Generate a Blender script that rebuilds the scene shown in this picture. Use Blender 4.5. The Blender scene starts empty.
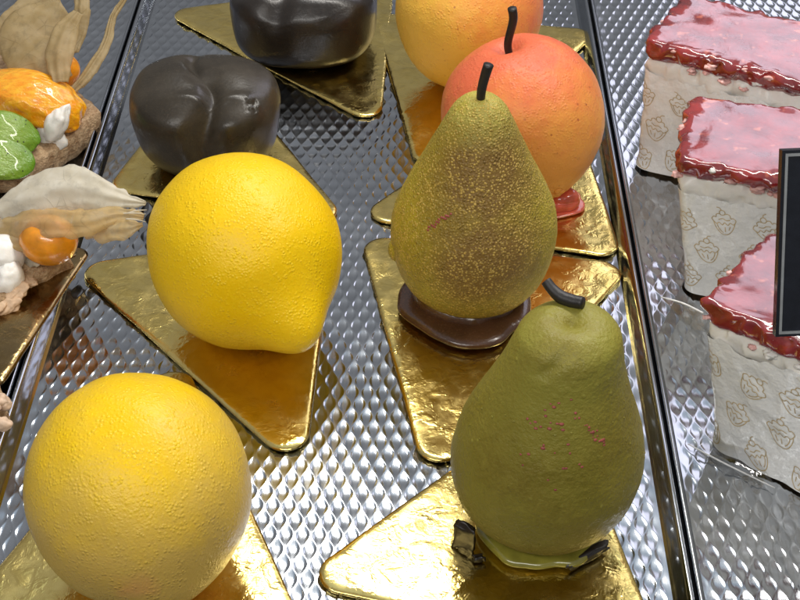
import bpy, math, random
import numpy as np
from mathutils import Vector, Matrix

random.seed(7); RNG = np.random.default_rng(7)
sc = bpy.context.scene
COL = sc.collection
R = math.radians

# ------------------------------------------------------------------ camera
CAM = np.array([0.0, -0.36, 0.308])
FPX = 1400.0
PITCH, YAW = R(40.34), R(0.905)
FW = np.array([-math.sin(YAW)*math.cos(PITCH), math.cos(YAW)*math.cos(PITCH), -math.sin(PITCH)])
RT = np.array([math.cos(YAW), math.sin(YAW), 0.0]); UP = np.cross(RT, FW)

def at(px, py, z):
    """point at height z seen at a given place of the 800x600 photograph"""
    d = FW*FPX + RT*(px-400) + UP*(300-py)
    return CAM + d*((z-CAM[2])/d[2])

cd = bpy.data.cameras.new('camera'); cam = bpy.data.objects.new('camera', cd); COL.objects.link(cam)
cam.location = CAM; cam.rotation_euler = (math.pi/2-PITCH, 0, YAW)
cd.sensor_fit = 'HORIZONTAL'; cd.sensor_width = 36; cd.lens = FPX/800*36
cd.clip_start = 0.005; cd.clip_end = 50
sc.camera = cam

# ------------------------------------------------------------------ mesh helpers
def hash3(i, j, k, seed):
    n = (i*374761393 + j*668265263 + k*2147483647 + seed*1274126177) & 0x7fffffff
    n = ((n ^ (n >> 13))*1274126177) & 0x7fffffff
    n = ((n ^ (n >> 16))*668265263) & 0x7fffffff
    return (n & 0xffff)/32767.5-1
def vnoise(P, scale, seed=0, octaves=2):
    P = np.asarray(P); out = np.zeros(P.shape[:-1]); amp = 1.0
    for o in range(octaves):
        Q = P*scale*(2**o)+seed*3.17; F = np.floor(Q).astype(np.int64); f = Q-F; f = f*f*(3-2*f)
        acc = 0
        for a in (0, 1):
            for b in (0, 1):
                for c in (0, 1):
                    w = (f[..., 0] if a else 1-f[..., 0])*(f[..., 1] if b else 1-f[..., 1])*(f[..., 2] if c else 1-f[..., 2])
                    acc = acc + w*hash3(F[..., 0]+a, F[..., 1]+b, F[..., 2]+c, seed+o)
        out = out+acc*amp; amp *= .5
    return out

class MB:
    def __init__(s): s.v = []; s.f = []; s.m = []; s.n = 0
    def add(s, V, F, mat=0):
        V = np.asarray(V, float).reshape(-1, 3)
        for f in F: s.f.append([int(i)+s.n for i in f]); s.m.append(mat)
        s.v.append(V); s.n += len(V); return s
    def build(s, name, mats, parent=None, origin=None, smooth=True):
        V = np.concatenate(s.v)
        if origin is not None: V = V-np.asarray(origin)
        me = bpy.data.meshes.new(name); me.from_pydata(V.tolist(), [], s.f)
        if not isinstance(mats, (list, tuple)): mats = [mats]
        for m in mats: me.materials.append(m)
        me.polygons.foreach_set('material_index', s.m)
        me.polygons.foreach_set('use_smooth', [smooth]*len(s.f))
        me.update()
        o = bpy.data.objects.new(name, me); COL.objects.link(o)
        if parent is not None: o.parent = parent
        return o

def grid(P, wrap=False):
    n, m = P.shape[:2]; F = []
    for i in range(n-1):
        for j in range(m if wrap else m-1):
            k = (j+1) % m
            F.append((i*m+j, i*m+k, (i+1)*m+k, (i+1)*m+j))
    return P.reshape(-1, 3), F
def closed(P, bottom, top):
    """rings (n,m,3) from bottom to top plus two pole points"""
    V, F = grid(P, True); n, m = P.shape[:2]
    V = np.concatenate([V, [bottom, top]]); b, t = n*m, n*m+1
    F += [(b, (j+1) % m, j) for j in range(m)]
    F += [(t, (n-1)*m+j, (n-1)*m+(j+1) % m) for j in range(m)]
    return V, F
def sphere(nu=160, nv=90):
    """unit directions as rings, bottom to top"""
    v = (np.arange(1, nv)/nv)*math.pi; u = np.arange(nu)/nu*2*math.pi
    vv, uu = np.meshgrid(v, u, indexing='ij')
    D = np.stack([np.sin(vv)*np.cos(uu), np.sin(vv)*np.sin(uu), -np.cos(vv)], -1)
    return D
def blob(fn, nu=160, nv=90):
    """closed surface from fn(directions)->points"""
    D = sphere(nu, nv); P = fn(D)
    return closed(P, fn(np.array([[[0, 0, -1.0]]]))[0, 0], fn(np.array([[[0, 0, 1.0]]]))[0, 0])
def ellipsoid(c, r, nu=12, nv=8, M=None):
    def fn(D):
        Q = D*np.array(r)
        if M is not None: Q = Q@np.asarray(M).T
        return Q+np.array(c)
    return blob(fn, nu, nv)
def spline(pts, n):
    """Catmull-Rom through pts"""
    p = np.asarray(pts, float); p = np.concatenate([[2*p[0]-p[1]], p, [2*p[-1]-p[-2]]])
    t = np.linspace(0, len(p)-3-1e-9, n); i = np.floor(t).astype(int); f = (t-i)[:, None]
    a, b, c, d = p[i], p[i+1], p[i+2], p[i+3]
    return .5*(2*b+(c-a)*f+(2*a-5*b+4*c-d)*f**2+(3*b-a-3*c+d)*f**3)
def tube(pts, rad, n=24, seg=14, flat=1.0):
    C = spline(pts, n); rad = np.interp(np.linspace(0, 1, n), np.linspace(0, 1, len(rad)), rad)
    T = np.gradient(C, axis=0); T /= np.linalg.norm(T, axis=1)[:, None]
    ref = np.array([1.0, 0, 0]) if abs(T[0][0]) < .8 else np.array([0, 1.0, 0])
    rings = []
    for c, t, r in zip(C, T, rad):
        a = ref-t*np.dot(ref, t); a /= np.linalg.norm(a); b = np.cross(t, a); ref = a
        w = np.arange(seg)/seg*2*math.pi
        rings.append(c+r*(np.cos(w)[:, None]*a+flat*np.sin(w)[:, None]*b))
    return closed(np.array(rings), C[0], C[-1])
def basis(z):
    z = np.asarray(z, float); z = z/np.linalg.norm(z)
    a = np.cross([0, 0, 1.0], z) if abs(z[2]) < .95 else np.cross([0, 1.0, 0], z)
    a /= np.linalg.norm(a); return np.stack([a, np.cross(z, a), z], 1)

def thing(name, label, cat, loc, group=None):
    o = bpy.data.objects.new(name, None); COL.objects.link(o); o.location = loc
    o.empty_display_size = .01
    tag(o, label, cat, group); return o
def tag(o, label, cat, group=None):
    o['label'] = label; o['category'] = cat
    if group: o['group'] = group
    return o

# ------------------------------------------------------------------ material helpers
class Mat:
    def __init__(s, name):
        s.m = bpy.data.materials.new(name); s.m.use_nodes = True; s.t = s.m.node_tree
        s.b = s.t.nodes['Principled BSDF']; s.co = s.t.nodes.new('ShaderNodeTexCoord').outputs['Object']
    def n(s, typ): return s.t.nodes.new(typ)
    def link(s, a, b):
        if hasattr(a, 'is_output'): s.t.links.new(a, b)
        else: b.default_value = a
    def noise(s, scale, detail=3, rough=.55, vec=None, dist=0, stretch=None):
        nd = s.n('ShaderNodeTexNoise'); v = vec or s.co
        if stretch:
            mp = s.n('ShaderNodeMapping'); mp.inputs['Scale'].default_value = stretch; s.link(v, mp.inputs[0]); v = mp.outputs[0]
        s.link(v, nd.inputs['Vector']); nd.inputs['Scale'].default_value = scale
        nd.inputs['Detail'].default_value = detail; nd.inputs['Roughness'].default_value = rough; nd.inputs['Distortion'].default_value = dist
        return nd.outputs['Fac']
    def voronoi(s, scale, feature='F1', rnd=1.0):
        nd = s.n('ShaderNodeTexVoronoi'); nd.feature = feature; s.link(s.co, nd.inputs['Vector']); nd.inputs['Scale'].default_value = scale
        nd.inputs['Randomness'].default_value = rnd
        return nd.outputs['Distance']
    def ramp(s, fac, stops, mode='LINEAR'):
        nd = s.n('ShaderNodeValToRGB'); cr = nd.color_ramp; cr.interpolation = mode
        while len(cr.elements) < len(stops): cr.elements.new(.5)
        for e, (p, c) in zip(cr.elements, stops):
            e.position = p; e.color = (c, c, c, 1) if isinstance(c, (int, float)) else (*c, 1)
        s.link(fac, nd.inputs[0]); return nd.outputs[0]
    def rng(s, fac, a, b, c=0.0, d=1.0):
        nd = s.n('ShaderNodeMapRange'); s.link(fac, nd.inputs[0])
        for i, x in enumerate((a, b, c, d)): nd.inputs[i+1].default_value = x
        return nd.outputs[0]
    def math(s, op, a, b=0.0):
        nd = s.n('ShaderNodeMath'); nd.operation = op; s.link(a, nd.inputs[0]); s.link(b, nd.inputs[1]); return nd.outputs[0]
    def mix(s, fac, a, b, mode='MIX'):
        nd = s.n('ShaderNodeMix'); nd.data_type = 'RGBA'; nd.blend_type = mode
        s.link(fac, nd.inputs['Factor'])
        for x, k in ((a, 6), (b, 7)): s.link((*x, 1) if isinstance(x, tuple) else x, nd.inputs[k])
        return nd.outputs[2]
    def sep(s):
        nd = s.n('ShaderNodeSeparateXYZ'); s.link(s.co, nd.inputs[0]); return nd.outputs
    def dist_to(s, p):
        nd = s.n('ShaderNodeVectorMath'); nd.operation = 'DISTANCE'; s.link(s.co, nd.inputs[0]); nd.inputs[1].default_value = p
        return nd.outputs['Value']
    def bump(s, h, dist, strength=1.0, prev=None):
        nd = s.n('ShaderNodeBump'); nd.inputs['Strength'].default_value = strength; nd.inputs['Distance'].default_value = dist
        s.link(h, nd.inputs['Height'])
        if prev: s.link(prev, nd.inputs['Normal'])
        return nd.outputs[0]
    def out(s, color=None, rough=None, normal=None, **kw):
        if color is not None: s.link((*color, 1) if isinstance(color, tuple) else color, s.b.inputs['Base Color'])
        if rough is not None: s.link(rough, s.b.inputs['Roughness'])
        if normal is not None: s.link(normal, s.b.inputs['Normal'])
        for k, v in kw.items(): s.link(v, s.b.inputs[k.replace('_', ' ')])
        return s.m

def simple(name, col, rough=.5, var=.15, bump=.0002, scale=500, **kw):
    m = Mat(name); nz = m.noise(scale, 4)
    c = m.mix(m.rng(nz, .3, .7), tuple(x*(1-var) for x in col), tuple(min(1, x*(1+var)) for x in col))
    return m.out(c, rough, m.bump(nz, bump), **kw)

def sss(m, scale=.004, w=.25, rad=(1, .5, .2)):
    return dict(Subsurface_Weight=w, Subsurface_Radius=rad, Subsurface_Scale=scale)

# --- metals
def steel():
    m = Mat('brushed_steel'); nz = m.noise(260, 4, stretch=(3, .25, 1)); sm = m.math('ADD', m.math('MULTIPLY', m.noise(25, 4, .6), .75), m.math('MULTIPLY', m.noise(160, 5, .7), .25))
    c = m.mix(m.rng(sm, .35, .7), (.37, .39, .42), (.48, .50, .53))
    r = m.math('ADD', m.rng(nz, .3, .7, .11, .16), m.rng(sm, .45, .75, 0, .07))
    return m.out(c, r, m.bump(nz, .00004, .35), Metallic=1.0)
M_STEEL = steel()
def gold(name, seed, tint=(.79, .61, .215)):
    m = Mat(name)
    a = m.noise(55+seed, 2, .5); b = m.noise(190, 3, .6, dist=.4); fine = m.noise(2600, 2)
    hgt = m.math('ADD', m.math('MULTIPLY', a, 1.0), m.math('MULTIPLY', m.ramp(b, [(.45, 0), (.62, .35), (.8, .5)]), .35))
    nr = m.bump(hgt, .0011, .5); nr = m.bump(fine, .00003, .4, nr)
    c = m.mix(m.rng(b, .35, .7), tint, (tint[0]*.9, tint[1]*.86, tint[2]*.72))
    sm = m.noise(120, 5, .65)
    return m.out(c, m.rng(sm, .4, .75, .13, .34), nr, Metallic=1.0)
M_GOLD = gold('gold_foil', 0)
M_GOLD_DULL = gold('aged_gold_foil', 9, (.30, .21, .10))

# ------------------------------------------------------------------ trays
PX_, PY_, AMP = .0047, .0053, .00023        # oval dimples between thin wavy ridges
def tray(name, label, x0, x1, y0, y1, wide):
    """x0..x1 = outer lips; walls are 5-6 mm wide slopes"""
    t = thing(name, label, 'tray', ((x0+x1)/2, (y0+y1)/2, 0), 'embossed steel trays side by side')
    ox = np.array(t.location)
    fx0, fx1 = x0+.0062*wide, x1-.0062*wide
    nx = int((fx1-fx0)/.00026); ny = int((y1-y0-.012)/.00052)
    xs = np.linspace(fx0, fx1, nx); ys = np.linspace(y0+.006, y1-.006, ny)
    X, Y = np.meshgrid(xs, ys, indexing='xy')
    fade = np.clip((X-fx0)/.0025, 0, 1)*np.clip((fx1-X)/.0025, 0, 1)
    U = X/(PX_/2); C_ = .31*np.cos(np.pi*Y/PY_)
    lo = np.full(U.shape, -1e9); hi = np.full(U.shape, 1e9); k0 = np.floor(U)
    for dk in (-1, 0, 1, 2):
        k = k0+dk; ln = k+np.where(np.mod(k, 2) == 0, 1, -1)*C_
        lo = np.where((ln <= U) & (ln > lo), ln, lo); hi = np.where((ln > U) & (ln < hi), ln, hi)
    wd = hi-lo; q = 2*(U-lo)/wd-1
    Z = -AMP*fade*np.clip(wd/1.62, .1, 1)**1.5*(1-np.abs(q)**4.5)
    Z += .0003*np.sin(X*31+1)*np.sin(Y*23)
    P = np.stack([X, Y, Z], -1)
    me = bpy.data.meshes.new('embossed_floor'); n = P.shape[0]*P.shape[1]
    V = (P.reshape(-1, 3)-ox).astype(np.float32)
    i = np.arange((ny-1)*nx).reshape(ny-1, nx)[:, :-1].ravel()
    F = np.stack([i, i+1, i+nx+1, i+nx], 1).astype(np.int32)
    me.vertices.add(n); me.vertices.foreach_set('co', V.ravel())
    me.loops.add(F.size); me.loops.foreach_set('vertex_index', F.ravel())
    me.polygons.add(len(F)); me.polygons.foreach_set('loop_start', np.arange(len(F), dtype=np.int32)*4)
    me.polygons.foreach_set('use_smooth', np.ones(len(F), bool))
    me.update(calc_edges=True); me.validate(); me.materials.append(M_STEEL)
    fl = bpy.data.objects.new('embossed_floor', me); COL.objects.link(fl); fl.parent = t
    # rim: profile (inset from outer lip, height), swept round the rectangle
    prof = [(.0066, -.0006), (.0062, .0001), (.0054, .0005), (.0043, .0024), (.0034, .0052), (.0026, .0070), (.0019, .0076),
            (.0012, .0075), (.0006, .0070), (.0003, .0060), (.0003, .0046), (.0007, .0040)]
    mb = MB(); rings = []
    for d, z in prof:
        ring = []; r = .006; d *= wide; z *= .6+.4*wide
        for cx, cy, a0 in ((x1, y1, 0), (x0, y1, 90), (x0, y0, 180), (x1, y0, 270)):
            sx = 1 if cx == x1 else -1; sy = 1 if cy == y1 else -1
            for k in range(7):
                a = R(a0+k*15); rr = max(r-d, .0002)
                ring.append((cx-sx*max(r, d)+rr*math.cos(a), cy-sy*max(r, d)+rr*math.sin(a), z))
        rings.append(ring)
    P = np.array(rings)
    V, F = grid(P, True); mb.add(V, F)
    mb.build('rim', M_STEEL, t, ox)
    return t
tray('display_tray', 'wide embossed steel tray holding the fruit-shaped cakes on gold cards', -.1247, .0752, -.15, .262, .78)
tray('display_tray', 'embossed steel tray under the fruit tarts, left of the lemon cakes', -.265, -.1252, -.15, .262, .6)
tray('display_tray', 'embossed steel tray under the paper-wrapped red jelly slices', .0757, .225, -.15, .262, .55)
sh = MB(); sh.add([(-.6, -.5, -.006), (.6, -.5, -.006), (.6, .6, -.006), (-.6, .6, -.006)], [(0, 1, 2, 3)])
shelf = sh.build('shelf', simple('dark_shelf', (.03, .03, .033), .4)); shelf['kind'] = 'structure'

# ------------------------------------------------------------------ gold cards
def card(label, tips, r=.0072, th=.0017, mat=None, z0=.0004, grp='gold foil cake cards', tilt=0):
    T = np.array(tips)/100; c = T.mean(0); S = []
    if np.cross(T[1]-T[0], T[2]-T[0]) < 0: T = T[::-1]
    for i in range(3):                                   # push the rounded tips out to sharp corners
        a = T[i-1]-T[i]; b = T[(i+1) % 3]-T[i]; a /= np.linalg.norm(a); b /= np.linalg.norm(b)
        h = math.acos(np.dot(a, b))/2; bi = (a+b)/np.linalg.norm(a+b)
        S.append((T[i]-bi*r*(1/math.sin(h)-1), a, b, h, bi))
    def outline(inset):
        out = []
        for s, a, b, h, bi in S:
            cc = s+bi*r/math.sin(h); rr = r-inset
            na = np.array([-a[1], a[0]]); nb = np.array([b[1], -b[0]])
            if np.dot(na, bi) > 0: na = -na
            if np.dot(nb, bi) > 0: nb = -nb
            a0 = math.atan2(na[1], na[0]); a1 = math.atan2(nb[1], nb[0])
            while a1 < a0: a1 += 2*math.pi
            for k in range(13):
                w = a0+(a1-a0)*k/12
                out.append(cc+max(rr, .0004)*np.array([math.cos(w), math.sin(w)]))
        n = []
        for i in range(len(out)):                         # subdivide the long sides
            p, q = out[i], out[(i+1) % len(out)]; m = max(1, int(np.linalg.norm(q-p)/.004))
            n += [p+(q-p)*k/m for k in range(m)]
        return np.array(n)
    cnt = None; rings = []
    base = outline(0); m = len(base)
    nrm = np.roll(base, -1, 0)-np.roll(base, 1, 0); nrm = np.stack([-nrm[:, 1], nrm[:, 0]], 1); nrm /= np.linalg.norm(nrm, axis=1)[:, None]
    for ins, z in ((.0009, 0), (.0002, .0004), (0, .0009), (.0001, .0013), (.0004, .0017), (.0010, .0020), (.0018, .00215), (.0030, .0022), (.0042, .0022), (.0060, .0022)):
        q = base+nrm*ins
        rings.append(np.column_stack([q, np.full(m, z*th/.0024)]))
    last = rings[-1]
    for k in (.75, .5, .25): rings.append(np.column_stack([c+(last[:, :2]-c)*k, np.full(m, .0022*th/.0024)]))
    P = np.array(rings)
    P[..., 2] += .0004*vnoise(P*np.array([1, 1, 0])+tips[0][0], 60, 3)
    V, F = closed(P, [*c, 0.0], [*c, .0022*th/.0024])
    o = MB().add(V, F).build('cake_card', mat or M_GOLD, None, (*c, 0))
    o.location = (*c, z0); tag(o, label, 'cake card', grp)
    return o
CARD_Z = .0019
card('gold triangular cake card under the yellow lemon cake with the pointed tip', [(-11.5, 1.6), (-3.7, -6.9), (-3.3, 3.7)])
card('gold triangular cake card under the pale-bottomed round lemon cake at the front', [(-7.7, -3.5), (-12.0, -13.4), (-2.9, -14.2)])
card('gold triangular cake card under the brown-dusted pear cake with chocolate base', [(-1.7, 3.3), (.6, -7.3), (7.0, 1.9)])
card('gold triangular cake card under the smooth green pear cake with bent stem', [(-2.6, -11.7), (6.2, -13.9), (4.3, -5.0)])
card('gold triangular cake card under the matte grooved chocolate heart cake', [(-11.4, 6.5), (-3.1, 4.7), (-8.7, 15.0)])
card('gold triangular cake card under the glossy dark chocolate cake at the back', [(-10.9, 19.7), (-1.9, 11.5), (-1.5, 22.6)])
card('gold triangular cake card under the orange-red apple cake with stem', [(-1.7, 4.9), (6.9, 2.8), (5.6, 13.6)])
card('gold triangular cake card under the yellow-orange round fruit cake behind the apple', [(-1.8, 19.6), (.3, 8.2), (7.4, 18.2)])

# ------------------------------------------------------------------ fruit-cake materials
def velvet(m, prev=None, k=1.0):
    """sprayed cocoa butter: fine round grains over a slightly uneven skin"""
    g = m.noise(1500, 2, .7); v = m.noise(420, 3, .5)
    sp = m.math('MULTIPLY', m.rng(m.voronoi(1050), .55, .1), m.rng(m.noise(300, 2), .35, .65))
    h = m.math('ADD', m.math('MULTIPLY', g, .30), m.math('ADD', m.math('MULTIPLY', sp, .45), m.math('MULTIPLY', v, .22)))
    return m.bump(h, .00055*k, .8, prev), m.math('ADD', m.math('MULTIPLY', g, .7), m.math('MULTIPLY', sp, .25)), v
def lemon_mat(name, fade):
    m = Mat(name); nr, g, v = velvet(m); z = m.sep()['Z']; big = m.noise(60, 3, .5)
    c = m.mix(m.rng(g, .35, .7), (.86, .55, .003), (.93, .65, .012))
    c = m.mix(m.math('MULTIPLY', m.rng(big, .45, .75), .35), c, (.82, .48, .004))
    if fade:
        zz = m.math('ADD', z, m.math('MULTIPLY', m.math('SUBTRACT', m.noise(62, 4, .6), .5), .042))
        zz = m.math('ADD', zz, m.math('MULTIPLY', m.math('SUBTRACT', g, .5), .012))
        c = m.mix(m.rng(zz, .060, .030), c, (.60, .40, .085))
        pk = m.math('MULTIPLY', m.rng(m.noise(55, 3, .5), .56, .72), m.rng(z, .040, .020)); c = m.mix(m.math('MULTIPLY', pk, .75), c, (.72, .30, .12))
        sp = m.math('MULTIPLY', m.rng(m.voronoi(330), .12, .05), m.rng(z, .045, .02)); c = m.mix(m.math('MULTIPLY', sp, .5), c, (.62, .36, .05))
    else:
        z2 = m.math('ADD', z, m.math('MULTIPLY', m.math('SUBTRACT', g, .5), .010))
        c = m.mix(m.math('MULTIPLY', m.rng(z2, .028, .006), .55), c, (.74, .50, .03))
    return m.out(c, m.rng(g, .3, .75, .30, .55), nr, Specular_IOR_Level=.32, **sss(m, .002, .12, (1, .6, .1)))
M_LEMON, M_LEMON2 = lemon_mat('lemon_cocoa_velvet', 0), lemon_mat('pale_lemon_cocoa_velvet', 1)
def pear_russet():
    m = Mat('russet_pear_velvet'); x, y, z = m.sep()
    nr, g, v = velvet(m, None, 1.5)
    c = m.mix(m.rng(v, .3, .7), (.42, .33, .030), (.32, .25, .026))
    d = m.dist_to((.003, -.014, .060)); d2 = m.dist_to((.003, -.025, .036))
    dd = m.math('MINIMUM', d, d2); dd = m.math('ADD', dd, m.math('MULTIPLY', m.math('SUBTRACT', m.noise(95, 4, .6), .5), .018))
    brown = m.rng(dd, .027, .010)
    c = m.mix(m.math('MULTIPLY', brown, .85), c, (.180, .092, .028))
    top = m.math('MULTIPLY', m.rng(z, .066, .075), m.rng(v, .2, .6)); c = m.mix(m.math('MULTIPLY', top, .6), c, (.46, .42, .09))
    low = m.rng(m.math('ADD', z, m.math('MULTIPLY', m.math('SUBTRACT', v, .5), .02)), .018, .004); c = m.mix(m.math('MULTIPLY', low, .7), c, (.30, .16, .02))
    vo = m.voronoi(1150); grain = m.math('MULTIPLY', m.rng(vo, .55, .25), m.math('MULTIPLY', m.rng(m.noise(330, 3, .6), .36, .54), m.rng(m.noise(60, 3), .25, .5)))
    c = m.mix(m.math('MULTIPLY', grain, .75), c, (.70, .48, .11))
    nr = m.bump(m.rng(vo, .5, .1), .0004, .7, nr)
    return m.out(c, m.rng(g, .3, .7, .42, .62), nr, Specular_IOR_Level=.32, **sss(m, .002, .1))
def pear_green():
    m = Mat('green_pear_velvet'); x, y, z = m.sep()
    g = m.noise(1000, 2, .6); v = m.noise(120, 3, .5)
    c = m.mix(m.rng(v, .3, .7), (.180, .148, .016), (.228, .190, .026))
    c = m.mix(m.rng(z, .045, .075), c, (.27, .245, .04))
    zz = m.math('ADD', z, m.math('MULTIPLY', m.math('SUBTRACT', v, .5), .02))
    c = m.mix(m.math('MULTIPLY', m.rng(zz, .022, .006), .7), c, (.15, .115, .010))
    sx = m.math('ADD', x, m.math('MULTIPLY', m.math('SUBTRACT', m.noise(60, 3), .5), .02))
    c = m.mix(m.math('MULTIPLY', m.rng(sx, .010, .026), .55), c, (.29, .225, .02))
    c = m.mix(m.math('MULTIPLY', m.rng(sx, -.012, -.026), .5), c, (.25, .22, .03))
    c = m.mix(m.math('MULTIPLY', m.rng(m.noise(48, 4, .6), .46, .66), .5), c, (.135, .085, .010))
    c = m.mix(m.math('MULTIPLY', m.rng(m.noise(95, 4, .65), .52, .70), .5), c, (.30, .26, .04))
    dots = m.math('MULTIPLY', m.rng(m.voronoi(260), .16, .08), m.rng(m.noise(90, 2), .48, .6))
    c = m.mix(m.math('MULTIPLY', dots, .55), c, (.42, .38, .07))
    c = m.mix(m.math('MULTIPLY', m.rng(g, .45, .75), .3), c, (.26, .22, .03))
    nr = m.bump(m.math('ADD', g, m.math('MULTIPLY', m.rng(m.voronoi(260), .3, .05), .35)), .0005, .7)
    return m.out(c, m.rng(g, .3, .7, .38, .55), nr, Specular_IOR_Level=.32, **sss(m, .002, .1))
M_PEAR_R, M_PEAR_G = pear_russet(), pear_green()
def apple_mat(name, red, orange, axis, lo, hi):
    m = Mat(name); nr, g, v = velvet(m, None, .8)
    nd = m.n('ShaderNodeVectorMath'); nd.operation = 'DOT_PRODUCT'; m.link(m.co, nd.inputs[0]); nd.inputs[1].default_value = axis
    a = m.math('ADD', nd.outputs['Value'], m.math('MULTIPLY', m.math('SUBTRACT', m.noise(80, 5, .65), .5), .050))
    a = m.math('ADD', a, m.math('MULTIPLY', m.math('SUBTRACT', g, .5), .012))
    c = m.mix(m.rng(a, lo, hi), orange, red)
    fre = m.math('MULTIPLY', m.rng(m.voronoi(210), .13, .06), m.rng(m.noise(50, 2), .42, .55)); c = m.mix(m.math('MULTIPLY', fre, .75), c, tuple(x*.5 for x in red))
    gl = m.rng(g, .5, .75); c = m.mix(m.math('MULTIPLY', gl, .3), c, (.90, .48, .2))
    return m.out(c, m.rng(g, .3, .7, .36, .56), nr, Specular_IOR_Level=.32, **sss(m, .003, .15, (1, .4, .15)))
M_APPLE = apple_mat('orange_red_apple_velvet', (.72, .150, .065), (.84, .36, .07), (-.25, .35, .9), .018, .05)
M_APPLE2 = apple_mat('yellow_orange_fruit_velvet', (.82, .22, .07), (.88, .50, .07), (.85, .10, .5), .006, .042)
def choc(name, col, r0, r1, bump=.00015, coat=0.0):
    m = Mat(name); a = m.noise(70, 4, .6); g = m.noise(900, 3)
    c = m.mix(m.rng(a, .35, .7), col, tuple(x*1.7 for x in col))
    c = m.mix(m.math('MULTIPLY', m.rng(m.noise(1300, 2, .7), .56, .72), .4), c, tuple(min(1, x*3) for x in col))
    return m.out(c, m.rng(a, .35, .7, r0, r1), m.bump(m.math('ADD', g, a), bump, .6), Coat_Weight=coat, Coat_Roughness=.15)
M_CHOC_MATTE = choc('matte_dark_chocolate', (.026, .020, .0125), .26, .44)
M_CHOC_GLOSS = choc('glossy_dark_chocolate', (.012, .0085, .006), .28, .42, .00015, .12)
M_CHOC_GLAZE = choc('chocolate_glaze', (.060, .026, .012), .14, .24, .0003, .6)
M_STEM = choc('stem_chocolate', (.012, .010, .009), .42, .55, .0002)
M_PINK = simple('pink_sugar', (.30, .065, .048), .5, .25)
M_JELLY_RED = simple('red_fruit_jelly', (.66, .12, .07), .14, .35, .0004, 180, Coat_Weight=.5, Coat_Roughness=.05)
M_GREEN_GLAZE = simple('green_glaze', (.22, .20, .03), .16, .2, .0001, 200, Coat_Weight=.5, Coat_Roughness=.08)

def specks(mb, V, dirs_pts, r, mat, squash=.45):
    """flattened grains seated on the surface vertices nearest the given points; centre used for the normal"""
    for p, c, rr in dirs_pts:
        q = V[np.argmin(((V-p)**2).sum(1))]; n = q-c; n = n/np.linalg.norm(n)
        e = ellipsoid(q, (rr*random.uniform(.8, 1.5), rr, rr*squash), 8, 6, basis(n)); mb.add(*e, mat)

# ------------------------------------------------------------------ lemons
def lemon(label, centre, axis, rad, hl, nip, mat, seed):
    cz = centre[2]; loc = (centre[0], centre[1], CARD_Z)
    t = thing('lemon_cake', label, 'cake', loc, 'lemon-shaped cakes')
    B = basis(axis)                                     # columns: side, side, axis
    def fn(D):
        ang = np.arccos(np.clip(D[..., 2], -1, 1))
        k = 1/np.sqrt((np.sin(ang)/rad)**2+(np.cos(ang)/hl)**2)
        k = k+nip*np.exp(-(ang/.29)**2)-.05*nip*np.exp(-((ang-.62)/.22)**2)+.25*nip*np.exp(-((math.pi-ang)/.3)**2)
        k = k*(1+.018*vnoise(D, 1.6, seed)+.0012*vnoise(D, 16, seed+4))
        Q = (D*k[..., None])@B.T
        z = Q[..., 2]+cz-CARD_Z
        lim = .0042
        z = np.where(z < lim, lim*np.exp((z-lim)/(lim*2.2))-lim*.0, z)
        Q = np.stack([Q[..., 0], Q[..., 1], np.maximum(z, .0002)], -1)
        return Q
    V, F = blob(fn, 220, 130)
    MB().add(V, F).build('peel', mat, t)
    return t
lemon('bright yellow lemon cake with a pointed tip, behind the rounder pale lemon', (-.0548, -.0125, .0322), (.54, -.80, -.28), .0302, .0326, .0078, M_LEMON, 3)
lemon('round yellow lemon cake fading to cream below, nearest the front', (-.0727, -.1122, .0315), (.30, -.90, -.38), .0292, .0312, .0022, M_LEMON2, 8)

# ------------------------------------------------------------------ pears
def pear_surface(prof, lean, seed, nu=200, nv=150, dent=None, lump=.012):
    z_r = spline(prof, nv)
    th = np.arange(nu)/nu*2*math.pi
    rr = z_r[1:-1, 0][:, None]; zz = z_r[1:-1, 1][:, None]
    P = np.stack([rr*np.cos(th), rr*np.sin(th), zz+0*th], -1)
    N = P*np.array([1, 1, .4])
    s = 1+lump*vnoise(P, 55, seed)+.004*vnoise(P, 420, seed+2)
    P[..., 0] *= s; P[..., 1] *= s
    if dent: P = dent(P)
    zt = P[..., 2]/prof[-1][1]
    P[..., 0] += lean[0]*zt**2; P[..., 1] += lean[1]*zt**2
    tp = np.array([lean[0], lean[1], prof[-1][1]])
    if dent: tp = P[-1].mean(0)
    return closed(P, np.array([0, 0, prof[0][1]]), tp)
c = .01
# russet pear, behind
loc = (.0182, .0015, CARD_Z)
t = thing('pear_cake', 'brown-dusted green pear cake with straight stem, standing on a chocolate base', 'cake', loc, 'pear-shaped cakes')
prof = [(0, .45*c), (1.2*c, .45*c), (1.95*c, .80*c), (2.45*c, 1.55*c), (2.68*c, 2.6*c), (2.62*c, 3.6*c), (2.24*c, 4.6*c), (1.78*c, 5.55*c), (1.38*c, 6.4*c), (1.10*c, 7.0*c), (.84*c, 7.5*c), (.52*c, 7.82*c), (.2*c, 7.92*c), (0, 7.85*c)]
V, F = pear_surface(prof, (.0004, .001), 11)
mb = MB().add(V, F)
pts = []
for k in range(26):                                     # pink scratch on the left shoulder
    f = k/25; pts.append((np.array([-.0160+.0075*f, -.0190-.0010*f, .0440+.0062*f])+RNG.normal(0, .0003, 3), np.array([0, 0, .035]), .00042))
specks(mb, V, pts, 0, 1)
mb.add(*ellipsoid((-.0250, -.0040, .0240), (.0028, .0036, .0042), 20, 12))
mb.build('fruit_body', [M_PEAR_R, M_PINK], t)
st = tube([(.0004, .000, .0778), (.0006, .000, .082), (.0014, .0004, .0865), (.0024, .0006, .0905)], [.0013, .0014, .0015, .0016], 16, 10)
MB().add(*st).build('stem', M_STEM, t)
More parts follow.
